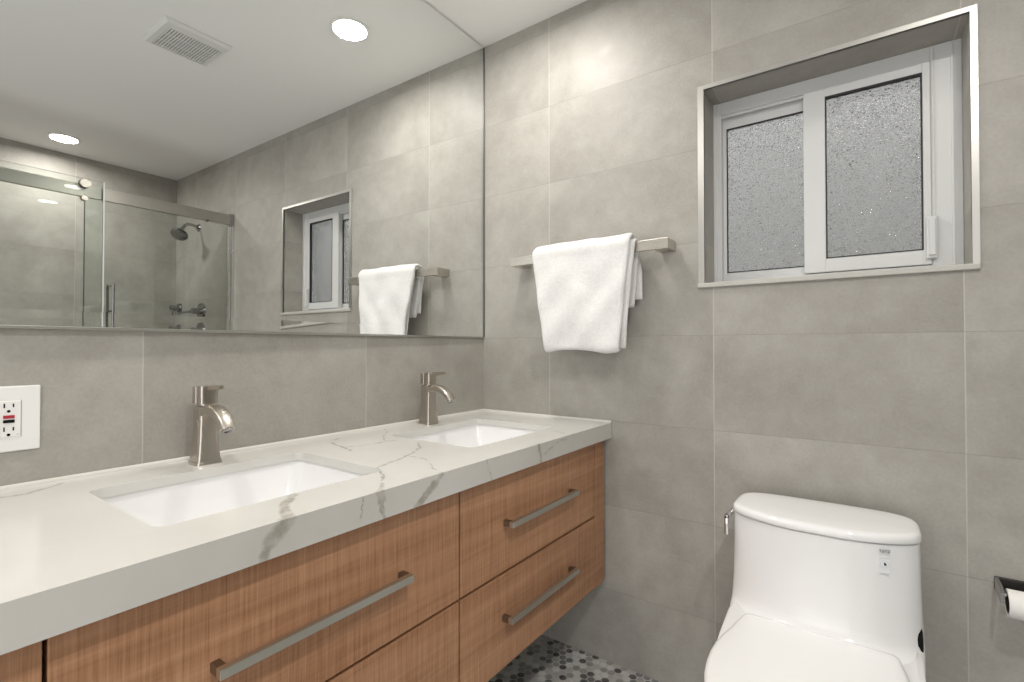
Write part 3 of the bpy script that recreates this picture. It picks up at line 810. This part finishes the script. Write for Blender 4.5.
for yy, zz, r in ((-.800, 2.057, .025), (-.803, 1.976, .015), (-1.52, 2.057, .025), (-1.52, 1.976, .015)):
    b = bm_new(); cyl(b, (GX-.020, yy, zz), r, -.028, 'x', 28, bev=.003); obj('roller', b, M_bar, dp, smooth=True)
b = bm_new(); cyl(b, (GX-.010, -.165, 1.992), .008, .02, 'x', 16); obj('stop', b, M_dark_chrome, rail, smooth=True)
b = bm_new()
box(b, GX-.004, GX+.004, -.032, -.0005, ZF+.02, 1.982, .001); box(b, GX+.012, GX+.028, -.022, -.0005, ZF+.02, 1.982, .001); box(b, GX-.016, GX-.008, -.016, -.0005, ZF+.02, 1.982, .001)
obj('wall_jamb', b, simple('polished_jamb', (.74, .74, .73), .16, 1.), t)
hd = bm_new()
for dx in (-.035, .060): 
    tube(hd, [(GX+dx, -.668, 1.325), (GX+dx, -.668, 1.525)], .0065, 12)
for zz in (1.37, 1.515): tube(hd, [(GX-.035, -.668, zz), (GX+.060, -.668, zz)], .005, 10)
obj('pull_handle', hd, M_dark_chrome, t, smooth=True)
b = bm_new(); box(b, GX-.05, GX+.05, RY, 0, ZF, ZF+.09, .004)
struct('trim_3', b, simple('pale_curb', (.6,.59,.56), .4))

t = thing('wall_shower', 'dark nickel shower head on a bent arm, seen through the shower glass', 'shower', (2.677, 0, 2.05))
b = bm_new(); cyl(b, (2.677, -.0005, 2.045), .030, -.010, 'y', 24, .022); obj('flange', b, M_dark_chrome, t, smooth=True)
b = bm_new(); tube(b, [(2.677, -.006, 2.045), (2.668, -.05, 2.056), (2.655, -.085, 2.052), (2.640, -.115, 2.028), (2.630, -.130, 2.000)], .0105, 14); obj('arm', b, M_dark_chrome, t, smooth=True)
b = bm_new()
prof = [(0, .012), (.012, .018), (.028, .023), (.048, .042), (.062, .053), (.070, .054), (.074, .048)]
rings = []
ax = Vector((-.45, -.45, -.78)).normalized(); s1 = ax.cross(Vector((0,0,1))).normalized(); s2 = ax.cross(s1)
for d, r in prof: rings.append([Vector((2.634, -.127, 2.01)) + ax*d + s1*r*math.cos(2*math.pi*i/28) + s2*r*math.sin(2*math.pi*i/28) for i in range(28)])
loft(b, rings); obj('spray_head', b, M_dark_chrome, t, smooth=True)

for i, (x, z, lab) in enumerate(((2.985, 1.462, 'dark nickel shower diverter knob, the farther of two on the shower wall'), (2.62, 1.425, 'dark nickel shower valve lever, the nearer of two on the shower wall'))):
    t = thing('shower_valve', lab, 'shower control', (x, 0, z), 'shower controls')
    b = bm_new()
    if i: cyl(b, (x, -.0005, z), .062, -.012, 'y', 36, .058)
    else: box(b, x-.035, x+.035, -.010, -.0005, z-.035, z+.035, .003)
    obj('escutcheon', b, M_dark_chrome, t, smooth=True)
    b = bm_new(); cyl(b, (x, -.010, z), .024, -.055, 'y', 24, .021, ); obj('knob', b, M_dark_chrome, t, smooth=True)
    b = bm_new(); tube(b, [(x, -.052, z), (x+(.10 if i else .0), -.056, z-(.004 if i else .04)), (x+(.20 if i else .0), -.058, z-(.006 if i else .075))], [.010, .008, .007], 12); obj('lever', b, M_dark_chrome, t, smooth=True)
